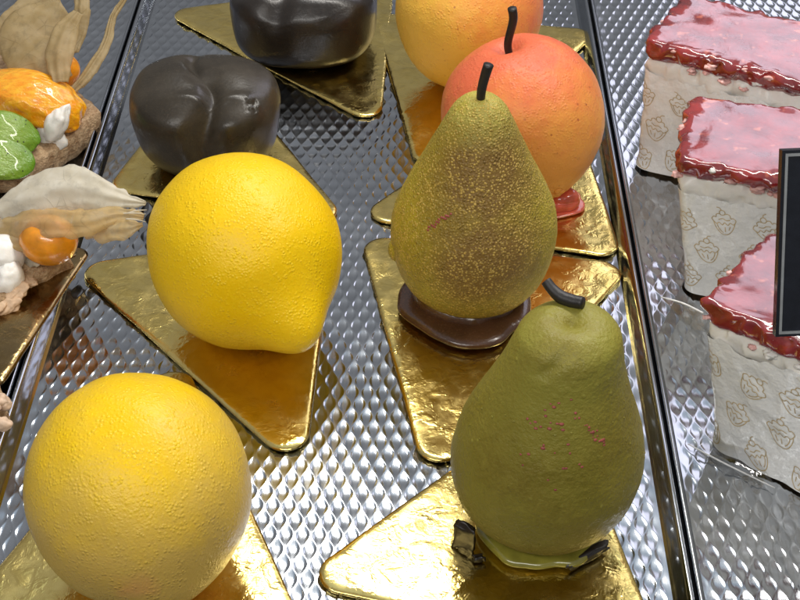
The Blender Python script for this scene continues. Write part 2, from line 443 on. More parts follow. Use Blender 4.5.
def disc(cx, cy, rx, ry, h, seed, wob=.04):
    def fn(D):
        ang = np.arctan2(D[..., 1], D[..., 0]); rho = np.maximum(1-D[..., 2]**2, 0)**.28
        s = np.stack([rho*np.cos(ang), rho*np.sin(ang), np.sign(D[..., 2])*np.abs(D[..., 2])**.8], -1)
        k = 1+wob*vnoise(np.stack([np.cos(ang)*1.3, np.sin(ang)*1.3, 0*ang], -1), 1, seed)
        return np.stack([cx+rx*k*s[..., 0], cy+ry*k*s[..., 1], h*.5+h*.5*s[..., 2]], -1)
    return blob(fn, 96, 24)
MB().add(*disc(-.0035, -.0050, .0212, .0210, .0058, 5, .17)).add(*disc(-.0020, -.0034, .0178, .0176, .0098, 15, .14)).build('chocolate_base', M_CHOC_GLAZE, t)

# smooth green pear, front
loc = (.0352, -.0970, CARD_Z)
t = thing('pear_cake', 'smooth olive green pear cake with a bent stem and red specks, at the front', 'cake', loc, 'pear-shaped cakes')
prof = [(0, .25*c), (.8*c, .25*c), (1.62*c, .65*c), (2.33*c, 1.5*c), (2.60*c, 2.55*c), (2.53*c, 3.4*c), (2.25*c, 4.35*c), (1.90*c, 5.2*c), (1.60*c, 6.0*c), (1.44*c, 6.6*c), (1.26*c, 7.1*c), (.80*c, 7.45*c), (.3*c, 7.5*c), (0, 7.35*c)]
def dent(P):
    d = np.hypot(P[..., 0]+.001, P[..., 1]+.001)
    P[..., 2] -= .0012*np.exp(-(d/.0045)**2)*(P[..., 2] > .066)
    g = np.exp(-((P[..., 0]+.004-(P[..., 2]-.071)*.8)/.0018)**2)*np.clip((P[..., 2]-.065)/.004, 0, 1)*(P[..., 1] < 0)*np.clip(-P[..., 1]/.006, 0, 1)*.6
    P[..., 0] *= 1-.10*g; P[..., 1] *= 1-.14*g
    return P
V, F = pear_surface(prof, (.0040, .0022), 21, dent=dent)
mb = MB().add(V, F)
cen = np.array([0, 0, .035]); pts = []
for k in range(34):
    a = R(random.uniform(-122, -72)); z = random.triangular(.038, .075, .062)
    pts.append((np.array([.03*math.cos(a), .03*math.sin(a), z]), cen, random.uniform(.00025, .0005)))
for k in range(20):
    f = k/19; a = R(-68+15*f); pts.append((np.array([.03*math.cos(a), .03*math.sin(a), .060-.007*f+random.gauss(0, .0007)]), cen, random.uniform(.0002, .0005)))
for k in range(90):                                     # pale sugar grains
    a = R(random.uniform(-180, 0)); z = random.uniform(.012, .062)
    pts.append((np.array([.03*math.cos(a), .03*math.sin(a), z]), cen, -random.uniform(.0002, .0004)))
specks(mb, V, [p for p in pts if p[2] > 0], 0, 1)
specks(mb, V, [(p[0], p[1], -p[2]) for p in pts if p[2] < 0], 0, 0)
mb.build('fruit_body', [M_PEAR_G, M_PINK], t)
st = tube([p-np.array(loc) for p in (at(546, 281, .0800), at(552, 289, .0788), at(561, 297, .0778), at(572, 301, .0778), at(583, 303, .0784))], [.0014, .0015, .0018, .0018, .0016], 26, 12)
stem = MB().add(*st)
stem.build('stem', M_STEM, t)
MB().add(*disc(.0, -.001, .0182, .0185, .0050, 9, .20)).build('glaze_base', M_GREEN_GLAZE, t)
for (x, y, sx, sy, sz, rz) in ((-.0215, -.0100, .0034, .0011, .0052, -28), (.0125, -.0130, .0070, .0016, .0016, 32), (-.0175, -.0145, .0016, .0008, .0010, 12)):
    Mz = np.array(Matrix.Rotation(R(rz), 3, 'Z'))
    def fn(D):
        s = np.sign(D)*np.abs(D)**.5; s = s*(1+.4*vnoise(D+x*300, 1.5, 3)[..., None])
        return (s*np.array([sx, sy, sz]))@Mz.T+np.array([x, y, sz*.8+.001])
    MB().add(*blob(fn, 24, 16)).build('chocolate_flake', M_CHOC_GLOSS, t)

# ------------------------------------------------------------------ apples
def apple(label, centre, tilt, rad, mat, seed, stem=True, jelly=True, hz=.0308):
    loc = (centre[0], centre[1], CARD_Z)
    t = thing('apple_cake', label, 'cake', loc, 'apple-shaped cakes')
    A = np.array(Matrix.Rotation(R(tilt[1]), 3, 'Y') @ Matrix.Rotation(R(tilt[0]), 3, 'X'))
    cz = centre[2]-CARD_Z
    def fn(D):
        z = D[..., 2]; rho = np.sqrt(np.maximum(1-z*z, 0))
        k = rad*(1+.06*z*(rho))*(1-.10*np.clip(-z, 0, 1)**2)
        zz = hz*np.sign(z)*np.abs(z)**.95
        P = np.stack([D[..., 0]*k, D[..., 1]*k, zz], -1)
        d = np.hypot(P[..., 0], P[..., 1])/rad
        P[..., 2] -= .0050*np.exp(-(d/.17)**2)*(z > 0)
        P *= (1+.016*vnoise(D, 1.5, seed)+.003*vnoise(D, 14, seed))[..., None]
        P = P@A.T; P[..., 2] += cz
        lim = .004; P[..., 2] = np.where(P[..., 2] < lim, np.maximum(lim*np.exp((P[..., 2]-lim)/(2*lim)), .0003), P[..., 2])
        return P
    V, F = blob(fn, 200, 110); mb = MB().add(V, F)
    if stem:
        for k in range(9):
            p = np.array([.004+.016*random.random(), -.03, .004+.012*random.random()])
            q = V[np.argmin(((V-p)**2).sum(1))]; mb.add(*ellipsoid(q, (.0016, .0012, .0008), 12, 8, basis(q-np.array([0, 0, cz]))))
    mb.build('fruit_body', mat, t)
    top = (A@np.array([0, 0, hz-.0055]))+np.array([0, 0, cz])
    if stem:
        ax = A@np.array([0, 0, 1.0])
        MB().add(*tube([top, top+ax*.005+np.array([.0004, 0, 0]), top+np.array([.0006, .001, .0135]), top+np.array([.0000, .001, .0182])], [.0013, .0014, .0015, .0016], 16, 10)).build('stem', M_STEM, t)
    return t, A, cz
t, A, cz = apple('orange-red apple cake with short black stem and red jelly at its base', (.0375, .0640, .0325), (-8, -14), .0290, M_APPLE, 31)
mb = MB()
for (x, y, rx, ry, h) in ((.0100, -.0085, .0140, .0110, .0018), (.0110, -.0085, .0105, .0082, .0062), (.0158, -.0105, .0055, .0050, .0078)):
    mb.add(*disc(x, y, rx, ry, h, int(x*9000), .15))
mb.build('jelly_base', M_JELLY_RED, t)
t, A, cz = apple('yellow-orange round fruit cake with a red blush, behind the apple with stem', (.0192, .1395, .0330), (0, 8), .0292, M_APPLE2, 44, stem=False, hz=.031)

# ------------------------------------------------------------------ chocolate cakes
def cushion(fn_top, sx, sy, h, p, nu=220, nv=110, q=.5):
    """drum-like body: round plan (p squares it), boxy profile (q)"""
    def fn(D):
        rho = np.maximum(1-D[..., 2]**2, 0)**.5; a = np.arctan2(D[..., 1], D[..., 0])
        ca, sa = np.cos(a), np.sin(a)
        k = (np.abs(ca)**p+np.abs(sa)**p)**(-1/p)
        P = np.stack([rho**q*k*ca*sx, rho**q*k*sa*sy, h*.5+h*.5*np.sign(D[..., 2])*np.abs(D[..., 2])**(q+.15)], -1)
        return fn_top(P, D)
    return blob(fn, nu, nv)
loc = (-.0795, .0835, CARD_Z)
t = thing('chocolate_cake', 'matte dark chocolate heart cake with a curved groove, behind the bright lemon', 'cake', loc, 'dark chocolate cakes')
def heart(P, D):
    x, y, z = P[..., 0], P[..., 1], P[..., 2]; zt = np.clip(z/.040, 0, 1)
    fl = 1-.20*(1-zt)**2
    gx = -.0012+.0036*np.sin((y+.022)*140)-.16*y                # line of the crease
    up = np.clip((zt-.4)/.45, 0, 1)
    inner = np.clip((.0245-y)/.008, 0, 1)
    notch = np.exp(-((x-gx)/.0058)**2)*np.clip((-y)/.024, 0, 1)**1.6*np.clip((zt-.05)/.5, 0, 1)
    ax = np.abs(x-gx)
    yr = -.0150+np.where(x > gx, .26, .02)*ax-.0022*np.exp(-(ax/.004)**2)
    ridge = np.exp(-((y-yr)/.0028)**2)*np.exp(-(ax/.016)**4)
    lobe = np.exp(-(np.hypot(x-gx+.011, y-.002)/.011)**2)+.8*np.exp(-(np.hypot(x-gx-.013, y-.002)/.010)**2)
    z2 = z+.0012*np.tanh((gx-x)/.0016)*np.exp(-ax/.007)*up*inner-.0026*np.exp(-(ax/.0030)**2)*up*inner+.0022*lobe*up+.0015*ridge*up-.0040*notch-.0022*up*np.clip((-y-.014)/.012, 0, 1)
    y2 = y*fl*(1-.17*notch)
    x2 = x*fl
    d = np.hypot(x-.0195, y+.014); z2 += .0011*vnoise(P, 750, 3, 2)*np.exp(-(d/.0026)**4)*up
    Q = np.stack([x2, y2, np.maximum(z2, .0002)], -1)
    return Q*(1+.012*vnoise(D, 1.7, 5))[..., None]
V, F = cushion(heart, .0290, .0258, .0355, 2.2, q=.42)
MB().add(V, F).build('chocolate_shell', M_CHOC_MATTE, t)

loc = (-.0488, .1690, CARD_Z)
t = thing('chocolate_cake', 'glossy dark chocolate cake on the card farthest back, cut by the top edge', 'cake', loc, 'dark chocolate cakes')
def drum(P, D):
    x, y, z = P[..., 0], P[..., 1], P[..., 2]; zt = np.clip(z/.034, 0, 1); up = np.clip((zt-.4)/.5, 0, 1)
    g = np.exp(-((x+.004-.3*(y+.01))/.005)**2)*up*np.clip((-y+.01)/.03, 0, 1)
    z2 = z-.0025*g-.0035*np.exp(-((np.hypot(x-.004, y+.004)-.008)/.004)**2)*up+.002*np.exp(-((y+.02)/.006)**2)*up
    skirt = 1+.05*np.exp(-(z/.0022)**2)*(.5+.5*vnoise(D, 4, 3))-.05*np.sin(zt*math.pi)*0
    a = np.arctan2(y, x)
    Q = np.stack([x*skirt*(1-.05*(1-zt)), y*skirt*(1-.05*g), np.maximum(z2, .0002)], -1)
    return Q*(1+.014*vnoise(D, 2.2, 9))[..., None]
V, F = cushion(drum, .0315, .0290, .0330, 2.5, q=.45)
MB().add(V, F).build('chocolate_shell', M_CHOC_GLOSS, t)

# ------------------------------------------------------------------ jelly slices in printed paper (right)
def paper_mat():
    m = Mat('greaseproof_paper'); a = m.noise(90, 4, .6); b = m.noise(450, 3)
    c = m.mix(m.rng(a, .35, .7), (.83, .83, .80), (.92, .915, .895))
    c = m.mix(m.math('MULTIPLY', m.rng(m.noise(60, 3), .6, .78), .25), c, (.62, .52, .40))
    return m.out(c, .32, m.bump(m.math('ADD', m.math('MULTIPLY', a, 1.6), b), .0008, .7), Coat_Weight=.8, Coat_Roughness=.10)
M_PAPER = paper_mat()
M_PRINT = simple('ochre_print', (.56, .44, .26), .5, .25, .0001, 900)
def jelly_mat():
    m = Mat('strawberry_jelly'); a = m.noise(110, 4, .6); b = m.noise(330, 4, .6); z = m.sep()['Z']
    c = m.mix(m.rng(a, .35, .68), (.15, .008, .010), (.34, .028, .026))
    c = m.mix(m.math('MULTIPLY', m.rng(m.noise(200, 2), .62, .72), .6), c, (.62, .16, .08))
    nr = m.bump(m.math('ADD', a, m.math('MULTIPLY', b, .25)), .0010, .4)
    return m.out(c, m.rng(b, .4, .7, .10, .24), nr, Coat_Weight=1.0, Coat_Roughness=.10, Coat_IOR=1.75, **sss(m, .003, .15, (1, .2, .1)))
M_JELLY = jelly_mat()
M_CREAM = simple('whipped_cream', (.86, .83, .77), .34, .05, .0003, 260, Subsurface_Weight=.2, Subsurface_Radius=(1, .8, .6), Subsurface_Scale=.003)
M_PINKCREAM = simple('pink_stained_cream', (.74, .42, .38), .32, .3, .0006, 260)
M_SPONGE = simple('pale_sponge', (.60, .40, .20), .8, .35, .0012, 380)
def film_mat():
    m = Mat('clear_film'); tr = m.n('ShaderNodeBsdfTransparent'); gl = m.n('ShaderNodeBsdfGlossy'); mx = m.n('ShaderNodeMixShader')
    gl.inputs['Roughness'].default_value = .08; tr.inputs[0].default_value = (.93, .93, .93, 1)
    lw = m.n('ShaderNodeLayerWeight'); lw.inputs[0].default_value = .35
    nr = m.bump(m.noise(130, 3), .001, .8); m.link(nr, gl.inputs['Normal']); m.link(nr, lw.inputs['Normal'])
    m.link(m.rng(lw.outputs['Fresnel'], 0, 1, .10, .75), mx.inputs[0]); m.link(tr.outputs[0], mx.inputs[1]); m.link(gl.outputs[0], mx.inputs[2])
    m.link(mx.outputs[0], m.t.nodes['Material Output'].inputs['Surface']); return m.m
M_FILM = film_mat()

def cupcake_lines():
    """line drawing of a cupcake, about 1 unit across"""
    L = []
    L.append([(-.50, .06), (-.42, -.16), (-.30, -.38), (-.14, -.52), (.04, -.57), (.20, -.50), (.34, -.32), (.44, -.10), (.48, .10)])
    L.append([(.10, -.44), (.22, -.32), (.31, -.14), (.34, .02)])
    L.append([(-.50, .06), (-.40, -.02), (-.28, .06), (-.16, -.06), (-.02, .05), (.10, -.06), (.22, .05), (.36, -.01), (.48, .10)])
    L.append([(-.50, .06), (-.56, .20), (-.46, .32), (-.34, .30), (-.32, .44), (-.20, .50), (-.10, .46)])
    L.append([(.48, .10), (.54, .22), (.44, .34), (.34, .32), (.30, .46), (.18, .50), (.12, .46)])
    L.append([(-.30, .22), (-.12, .16), (.06, .24), (.24, .18)])
    L.append([(.02+.13*math.cos(a), .55+.13*math.sin(a)) for a in np.linspace(0, 6.6, 10)])
    L.append([(.04, .68), (.10, .80), (.24, .84)])
    L.append([(-.26, -.14), (-.16, -.34)]); L.append([(-.02, -.16), (.0, -.40)])
    return L
ICON = [spline([(x, y, 0) for x, y in l], 4*len(l))[:, :2] for l in cupcake_lines()]

def slice_cake(label, corner, dirf, lf, ld, h, seed, lean=(0, 0)):
    """corner = the corner that points left; dirf = unit direction of the front face; depth runs 90 degrees left of it"""
    rnd = random.Random(seed)
    d1 = np.array(dirf)/np.linalg.norm(dirf); d2 = np.array([-d1[1], d1[0]])
    loc = (corner[0], corner[1], .0004)
    t = thing('cake_slice', label, 'cake slice', loc, 'paper-wrapped jelly slices')
    def frame(s, w, z):      # s along front, w along depth, local coordinates
        s, w, z = np.broadcast_arrays(s, w, z)
        f = z/h
        return np.stack([s*d1[0]+w*d2[0]+lean[0]*f, s*d1[1]+w*d2[1]+lean[1]*f, z], -1)
    def perimeter(n, r, inset):
        """rounded rectangle as list of (s,w) with arclength starting at the back-left corner, going along the left side, then the front"""
        pts = []
        a0, a1, b0, b1 = inset, lf-inset, inset, ld-inset
        for (cs, cw, st) in ((a0+r, b1-r, 90), (a0+r, b0+r, 180), (a1-r, b0+r, 270), (a1-r, b1-r, 0)):
            for k in range(7):
                a = R(st+k*15); pts.append((cs+r*math.cos(a), cw+r*math.sin(a)))
        pts.append(pts[0]); P = np.array(pts); L = np.concatenate([[0], np.cumsum(np.linalg.norm(np.diff(P, axis=0), axis=1))])
        u = np.linspace(0, L[-1], n); return np.stack([np.interp(u, L, P[:, 0]), np.interp(u, L, P[:, 1])], 1), u
    # sponge-and-cream block
    per, u = perimeter(140, .003, .0012)
    rings = []
    for z in np.linspace(.002, h-.008, 30):
        q = frame(per[:-1, 0], per[:-1, 1], z)
        c0 = frame(lf/2, ld/2, z); n = vnoise(q+seed, 400, 2)*.0004
        rings.append(c0+(q-c0)*(1+n/.03)[:, None])
    mb = MB(); V, F = closed(np.array(rings), frame(lf/2, ld/2, .002), frame(lf/2, ld/2, h-.008)); mb.add(V, F)
    mb.build('sponge_block', M_SPONGE, t)
    # cream layer under the jelly, lumpy
    def slab(z0, z1, over, wob, mat, name, nz, topn, edge_r):
        ns, nw = 70, 50; per, u = perimeter(260, .004, -over)
        per = per[:-1]; cen = np.array([lf/2, ld/2]); rings = []
        for k in range(11):
            a = k/10*math.pi; ins = edge_r*(1-math.sin(a)); z = (z0+z1)/2-(z1-z0)/2*math.cos(a)
            q = per.copy(); dv = cen-q; q = q+dv/np.linalg.norm(dv, axis=1)[:, None]*ins
            P = frame(q[:, 0], q[:, 1], z); nn = vnoise(P+seed*.7, nz, 3, 3)
            out = P-frame(lf/2, ld/2, z); out /= np.linalg.norm(out, axis=1)[:, None]
            P = P+out*(nn*wob)[:, None]; P[:, 2] += wob*.5*vnoise(P+seed, nz*.8, 6); rings.append(P)
        last = rings[-1]; c3 = frame(lf/2, ld/2, z1)
        for k in (.93, .86, .78, .68, .56, .42, .26, .12):
            P = c3+(last-c3)*k; P[:, 2] = z1+topn*.6*vnoise(P*np.array([1, 1, 0])+seed, 80, 4, 2)*min(1, (1-k)*5)*min(1, k*2.5); rings.append(P)
        c3 = np.array([c3[0], c3[1], rings[-1][:, 2].mean()]); V, F = closed(np.array(rings), frame(lf/2, ld/2, z0), c3)
        return MB().add(V, F).build(name, mat, t)
    slab(h-.0150, h-.0055, .0004, .0016, M_CREAM, 'cream_layer', 260, .0005, .0022)
    slab(h-.0068, h+.0006, .0014, .0017, M_JELLY, 'jelly_topping', 230, .0011, .0030)
    # cream smears on the jelly edge
    mb = MB()
    for k in range(18):
        s = rnd.uniform(-.001, lf*.8); w = -.0004+rnd.gauss(0, .0004)
        if k % 4 == 0: s, w = -.0010+rnd.gauss(0, .0005), rnd.uniform(0, ld*.7)
        z = h-rnd.uniform(.0010, .0085); r = rnd.uniform(.0006, .0017)
        P0 = frame(s, w, z)
        def fn(D):
            k2 = r*(1+.5*vnoise(D+s*500, 1.8, 4)); return D*k2[..., None]*np.array([1.3, 1.1, .7])+P0
        mb.add(*blob(fn, 18, 12), rnd.choice((0, 1, 1)))
    mb.build('cream_smear', [M_CREAM, M_PINKCREAM], t)
    # printed paper: a band round the sides, open at the top
    per, u = perimeter(420, .0035, -.0010)
    def paper(uu, z, off=0.0):
        s = np.interp(uu, u, per[:, 0]); w = np.interp(uu, u, per[:, 1])
        e = .0008; s2 = np.interp(uu+e, u, per[:, 0])-np.interp(uu-e, u, per[:, 0]); w2 = np.interp(uu+e, u, per[:, 1])-np.interp(uu-e, u, per[:, 1])
        nl = np.hypot(s2, w2)+1e-9; ns, nw = w2/nl, -s2/nl        # outward
        P = frame(s, w, z)
        b = .0008*vnoise(np.stack([uu*0+seed, uu, z*.6], -1), 70, 5, 2)+.00035*vnoise(np.stack([uu, z, z*0+seed], -1), 210, 6, 2)+off
        b = b+.0014*np.clip(1-z/.012, 0, 1)**2
        return P+(ns*b)[..., None]*np.array([d1[0], d1[1], 0])+(nw*b)[..., None]*np.array([d2[0], d2[1], 0])
    nz = 40; U, K = np.meshgrid(u, np.linspace(0, 1, nz), indexing='xy')
    hem = h-.0112+.0018*vnoise(np.stack([u, u*0+seed, u*0], -1), 140, 7, 3)
    Z = .0006+K*(hem[None, :]-.0006)
    P = paper(U, Z); V, F = grid(P); mb = MB().add(V, F)
    # prints: narrow ribbons laid on the paper
    utot = ld+lf
    row = 0
    zc = .006
    while zc < h-.016:
        uc = .002+(.0075 if row % 2 else 0)
        while uc < utot+.004:
            rot = R(rnd.uniform(-38, 30)); sz = .0076*rnd.uniform(.9, 1.08); cu, cz_ = uc+rnd.gauss(0, .0008), zc+rnd.gauss(0, .0008)
            fl = rnd.choice((1, 1, -1))
            for l in ICON:
                q = l*np.array([fl, 1])*sz; q = np.stack([q[:, 0]*math.cos(rot)-q[:, 1]*math.sin(rot)+cu, q[:, 0]*math.sin(rot)+q[:, 1]*math.cos(rot)+cz_], 1)
                q[:, 1] = np.clip(q[:, 1], .0012, h-.0135)
                T = np.gradient(q, axis=0); T /= (np.linalg.norm(T, axis=1)+1e-9)[:, None]; N = np.stack([-T[:, 1], T[:, 0]], 1)*.00016
                a, b = q+N, q-N
                G = np.stack([paper(a[:, 0], a[:, 1], .00012), paper(b[:, 0], b[:, 1], .00012)], 1)
                V, F = grid(G); mb.add(V, F, 1)
            uc += .0140
        row += 1; zc += .0118
    mb.build('printed_paper', [M_PAPER, M_PRINT], t)
    # crinkled clear film round the lower left corner
    return t, frame
slice_cake('paper-wrapped red jelly slice farthest back on the right tray', (.0850, .0830), (.88, -.48), .062, .040, .052, 1, (-.003, .004))
slice_cake('paper-wrapped red jelly slice in the middle, left of the black sign', (.0930, .0085), (.965, -.26), .062, .040, .052, 2, (-.010, .003))
t3, fr3 = slice_cake('paper-wrapped red jelly slice at the front, under the black sign, with film corner', (.0915, -.0640), (.80, -.60), .066, .040, .052, 3, (-.0105, .006))
# clear film flap at the foot and film tail at the top of the front slice
o3 = np.array(t3.location)
def flap(A, B, C, n=14, seed=1, amp=.0012):
    A, B, C = map(np.array, (A, B, C)); rows = []
    for i in range(n):
        f = i/(n-1); a = A+(B-A)*f; b = A+(C-A)*f
        rows.append([a+(b-a)*(j/(n-1)) for j in range(n)])
    P = np.array(rows); P[..., 2] += amp*vnoise(P, 160, seed, 2); return grid(P)
mb = MB()
mb.add(*flap(at(688, 444, .0012), at(735, 418, .010), at(775, 487, .0016), seed=4))
MB().add(*flap(at(661, 297, .038), at(704, 313, .044), at(704, 340, .036), seed=3, amp=.0006)).build('film', M_FILM, t3, o3)
mb.build('film', M_FILM, t3, o3); mb = MB()
mb.add(*flap(at(688, 444, .0012), at(722, 405, .012), at(740, 465, .002), seed=7))
mb.build('film', M_FILM, t3, o3)
M_EDGE = simple('white_film_edge', (.75, .75, .74), .3)
MB().add(*tube([at(688, 444, .0016), at(716, 459, .0020), at(742, 472, .0018), at(775, 488, .0016)], [.0002, .0003, .00025, .0002], 14, 6)).build('film_edge', M_EDGE, t3, o3)
mb = MB().add(*tube([at(661, 297, .038), at(682, 303, .041), at(703, 313, .044)], [.0002, .00032, .0003], 12, 6))
mb.build('film_tail', M_EDGE, t3, o3)

# ------------------------------------------------------------------ black sign
def sign():
    P0 = at(775.5, 337, .0600)
    t = thing('price_sign', 'black rectangular sign with thin silver border, standing on the front jelly slice', 'sign', P0)
    B = np.array(Matrix.Rotation(R(2), 3, 'Z') @ Matrix.Rotation(R(-24), 3, 'X') @ Matrix.Rotation(R(-1.9), 3, 'Y'))
    def box(x0, x1, z0, z1, y0, y1, mat=0, mb=None):
        c = [(x, y, z) for z in (z0, z1) for y in (y0, y1) for x in (x0, x1)]
        return (np.array(c)@B.T, [(0, 2, 3, 1), (4, 5, 7, 6), (0, 1, 5, 4), (2, 6, 7, 3), (0, 4, 6, 2), (1, 3, 7, 5)])
    W, H, T = .075, .0500, .003
    m = simple('black_sign_plastic', (.010, .012, .018), .25, .2, .00005, 300)
    pn = MB().add(*box(0, W, 0, H, 0, T)).build('panel', m, t, smooth=False)
    b = MB(); e, w = .0008, .0007
    for r in ((e, e+w, e, H-e), (W-e-w, W-e, e, H-e), (e+w, W-e-w, e, e+w), (e+w, W-e-w, H-e-w, H-e)): b.add(*box(*r, -.0004, -.00002))
    b.build('border', simple('silver_line', (.50, .52, .52), .3, .1, .00005, 300, Metallic=.7), pn, smooth=False)
    f = MB().add(*box(.030, .033, -.0605, .02, T, T+.003)); f.build('stand', m, t, smooth=False)
sign()

# ------------------------------------------------------------------ fruit tarts and husk cherries (left)
def crust_mat():
    m = Mat('crumbly_tart_crust'); a = m.noise(320, 5, .65); b = m.noise(900, 3)
    c = m.mix(m.rng(a, .32, .68), (.26, .14, .06), (.62, .44, .26))
    return m.out(c, .75, m.bump(m.math('ADD', a, b), .0016, .8))
M_CRUST = crust_mat()
def orange_mat():
    m = Mat('glazed_orange_flesh'); a = m.noise(260, 3, .5, stretch=(1, 2.2, 1)); b = m.noise(700, 2)
    c = m.mix(m.rng(a, .35, .7), (.86, .31, .005), (.92, .47, .02))
    return m.out(c, .16, m.bump(m.math('ADD', a, m.math('MULTIPLY', b, .3)), .0013, .7), Coat_Weight=.6, Coat_Roughness=.05, **sss(m, .003, .25, (1, .5, .1)))
def kiwi_mat():
    m = Mat('kiwi_flesh'); d = m.dist_to((0, 0, 0)); a = m.noise(260, 3, .6, stretch=(1, 3, 1))
    c = m.mix(m.rng(m.math('ADD', d, m.math('MULTIPLY', a, .004)), .006, .016), (.27, .38, .06), (.10, .24, .01))
    c = m.mix(m.math('MULTIPLY', m.rng(a, .4, .7), .4), c, (.22, .36, .04))
    return m.out(m.mix(m.rng(m.voronoi(420), .16, .10), c, (.02, .03, .008)), .2, m.bump(a, .0012, .8), Coat_Weight=.4, Coat_Roughness=.05, **sss(m, .003, .2, (.4, 1, .2)))
M_ORANGE, M_KIWI = orange_mat(), kiwi_mat()
M_BERRY = simple('husk_cherry_skin', (.80, .30, .015), .22, .2, .0002, 250, Coat_Weight=.4, Subsurface_Weight=.2, Subsurface_Scale=.003)
def husk_mat(name, lo, hi, alpha):
    m = Mat(name); a = m.noise(140, 4, .6); vv = m.voronoi(170, 'DISTANCE_TO_EDGE')
    vein = m.math('MULTIPLY', m.rng(vv, .0, .035, 1, 0), m.rng(m.noise(90, 2), .4, .6))
    c = m.mix(m.rng(a, .35, .7), lo, hi); c = m.mix(m.math('MULTIPLY', vein, .35), c, tuple(x*.55 for x in lo))
    c = m.mix(m.math('MULTIPLY', m.rng(m.noise(260, 4, .65), .52, .72), .45), c, tuple(x*.6 for x in lo))
    nr = m.bump(m.math('ADD', a, m.math('MULTIPLY', vein, .3)), .0005, .6)
    m.out(c, .55, nr)
    tl = m.n('ShaderNodeBsdfTranslucent'); m.link(c, tl.inputs[0]); tp = m.n('ShaderNodeBsdfTransparent')
    m1 = m.n('ShaderNodeMixShader'); m1.inputs[0].default_value = .5; m.link(m.b.outputs[0], m1.inputs[1]); m.link(tl.outputs[0], m1.inputs[2])
    m2 = m.n('ShaderNodeMixShader'); m.link(m.rng(a, .35, .7, alpha*.6, alpha*1.2), m2.inputs[0]); m.link(m1.outputs[0], m2.inputs[1]); m.link(tp.outputs[0], m2.inputs[2])
    m.link(m2.outputs[0], m.t.nodes['Material Output'].inputs['Surface']); return m.m
M_HUSK_W = husk_mat('dry_white_husk', (.78, .73, .60), (.90, .87, .78), .05)
M_HUSK_T = husk_mat('dry_tan_husk', (.52, .39, .18), (.68, .55, .32), .26)
M_HUSK_C = husk_mat('sheer_amber_husk', (.72, .55, .26), (.82, .68, .40), .48)

def petal(spine, widths, up, curl=.3, seed=0, wob=.00055, n=44, m=25):
    """papery leaf: spine points, half-widths along it, up = outward direction, curl = cross bend"""
    C = spline(spine, n); T = np.gradient(C, axis=0); T /= np.linalg.norm(T, axis=1)[:, None]
    W = np.interp(np.linspace(0, 1, n), np.linspace(0, 1, len(widths)), widths)
    W = np.convolve(np.pad(W, 3, 'edge'), np.ones(7)/7, 'valid')
    up = np.array(up, float); rows = []
    for c_, t_, w in zip(C, T, W):
        s = np.cross(t_, up); s /= np.linalg.norm(s)+1e-9; nn = np.cross(s, t_)
        x = np.linspace(-1, 1, m)[:, None]
        rows.append(c_+s*x*w-nn*curl*w*(x**2))
    P = np.array(rows); rib = .00022*np.cos(np.linspace(-1, 1, m)*7.5)[None, :]
    d = wob*vnoise(P, 170, seed, 3)+rib
    P = P+d[..., None]*up
    e = np.linspace(-1, 1, m)[None, :, None]**4
    P = P+e*.0007*vnoise(P, 320, seed+3, 2)[..., None]*np.array([.6, 1, 1])
    V, F = grid(P); k = len(V); th = .00014                 # a real, thin sheet: two sides and an edge
    V2 = V-up/np.linalg.norm(up)*th
    F2 = [tuple(reversed([i+k for i in f])) for f in F]; E = []
    bd = [i for i in range(m)]+[r*m+m-1 for r in range(1, n)]+[(n-1)*m+j for j in range(m-2, -1, -1)]+[r*m for r in range(n-2, 0, -1)]
    for i in range(len(bd)): a, b = bd[i], bd[(i+1) % len(bd)]; E.append((b, a, a+k, b+k))
    return np.concatenate([V, V2]), F+F2+E

def lumpy(c, r, seed, amp=.25, f=1.6, nu=40, nv=26, M=None):
    def fn(D):
        k = 1+amp*vnoise(D+seed, f, seed, 3); Q = D*np.array(r)*k[..., None]
        if M is not None: Q = Q@np.asarray(M).T
        return Q+np.array(c)
    return blob(fn, nu, nv)
def crust_bar(mb, px, z0, z1, seed, amp=.0011):
    """extruded crumbly outline, corners given on the tray plane"""
    Q = np.array([at(x, y, (z0+z1)/2)[:2] for x, y in px]); c2 = Q.mean(0)
    Q = np.concatenate([Q, Q[:1]]); L = np.concatenate([[0], np.cumsum(np.linalg.norm(np.diff(Q, axis=0), axis=1))]); u = np.linspace(0, L[-1], 161)[:-1]
    per = np.stack([np.interp(u, L, Q[:, 0]), np.interp(u, L, Q[:, 1])], 1); rings = []
    for ins, z in ((.004, z0), (.0012, z0+.0006), (0, z0+.002), (0, (z0+z1)/2), (0, z1-.002), (.001, z1-.0006), (.004, z1), (.012, z1)):
        d = c2-per; q = per+d/np.linalg.norm(d, axis=1)[:, None]*ins; P = np.column_stack([q, np.full(len(q), z)])
        nn = vnoise(P, 330, seed, 3); rings.append(P+nn[:, None]*amp*np.column_stack([-d/np.linalg.norm(d, axis=1)[:, None], np.full(len(q), .6)]))
    mb.add(*closed(np.array(rings), (*c2, z0), (*c2, z1)))

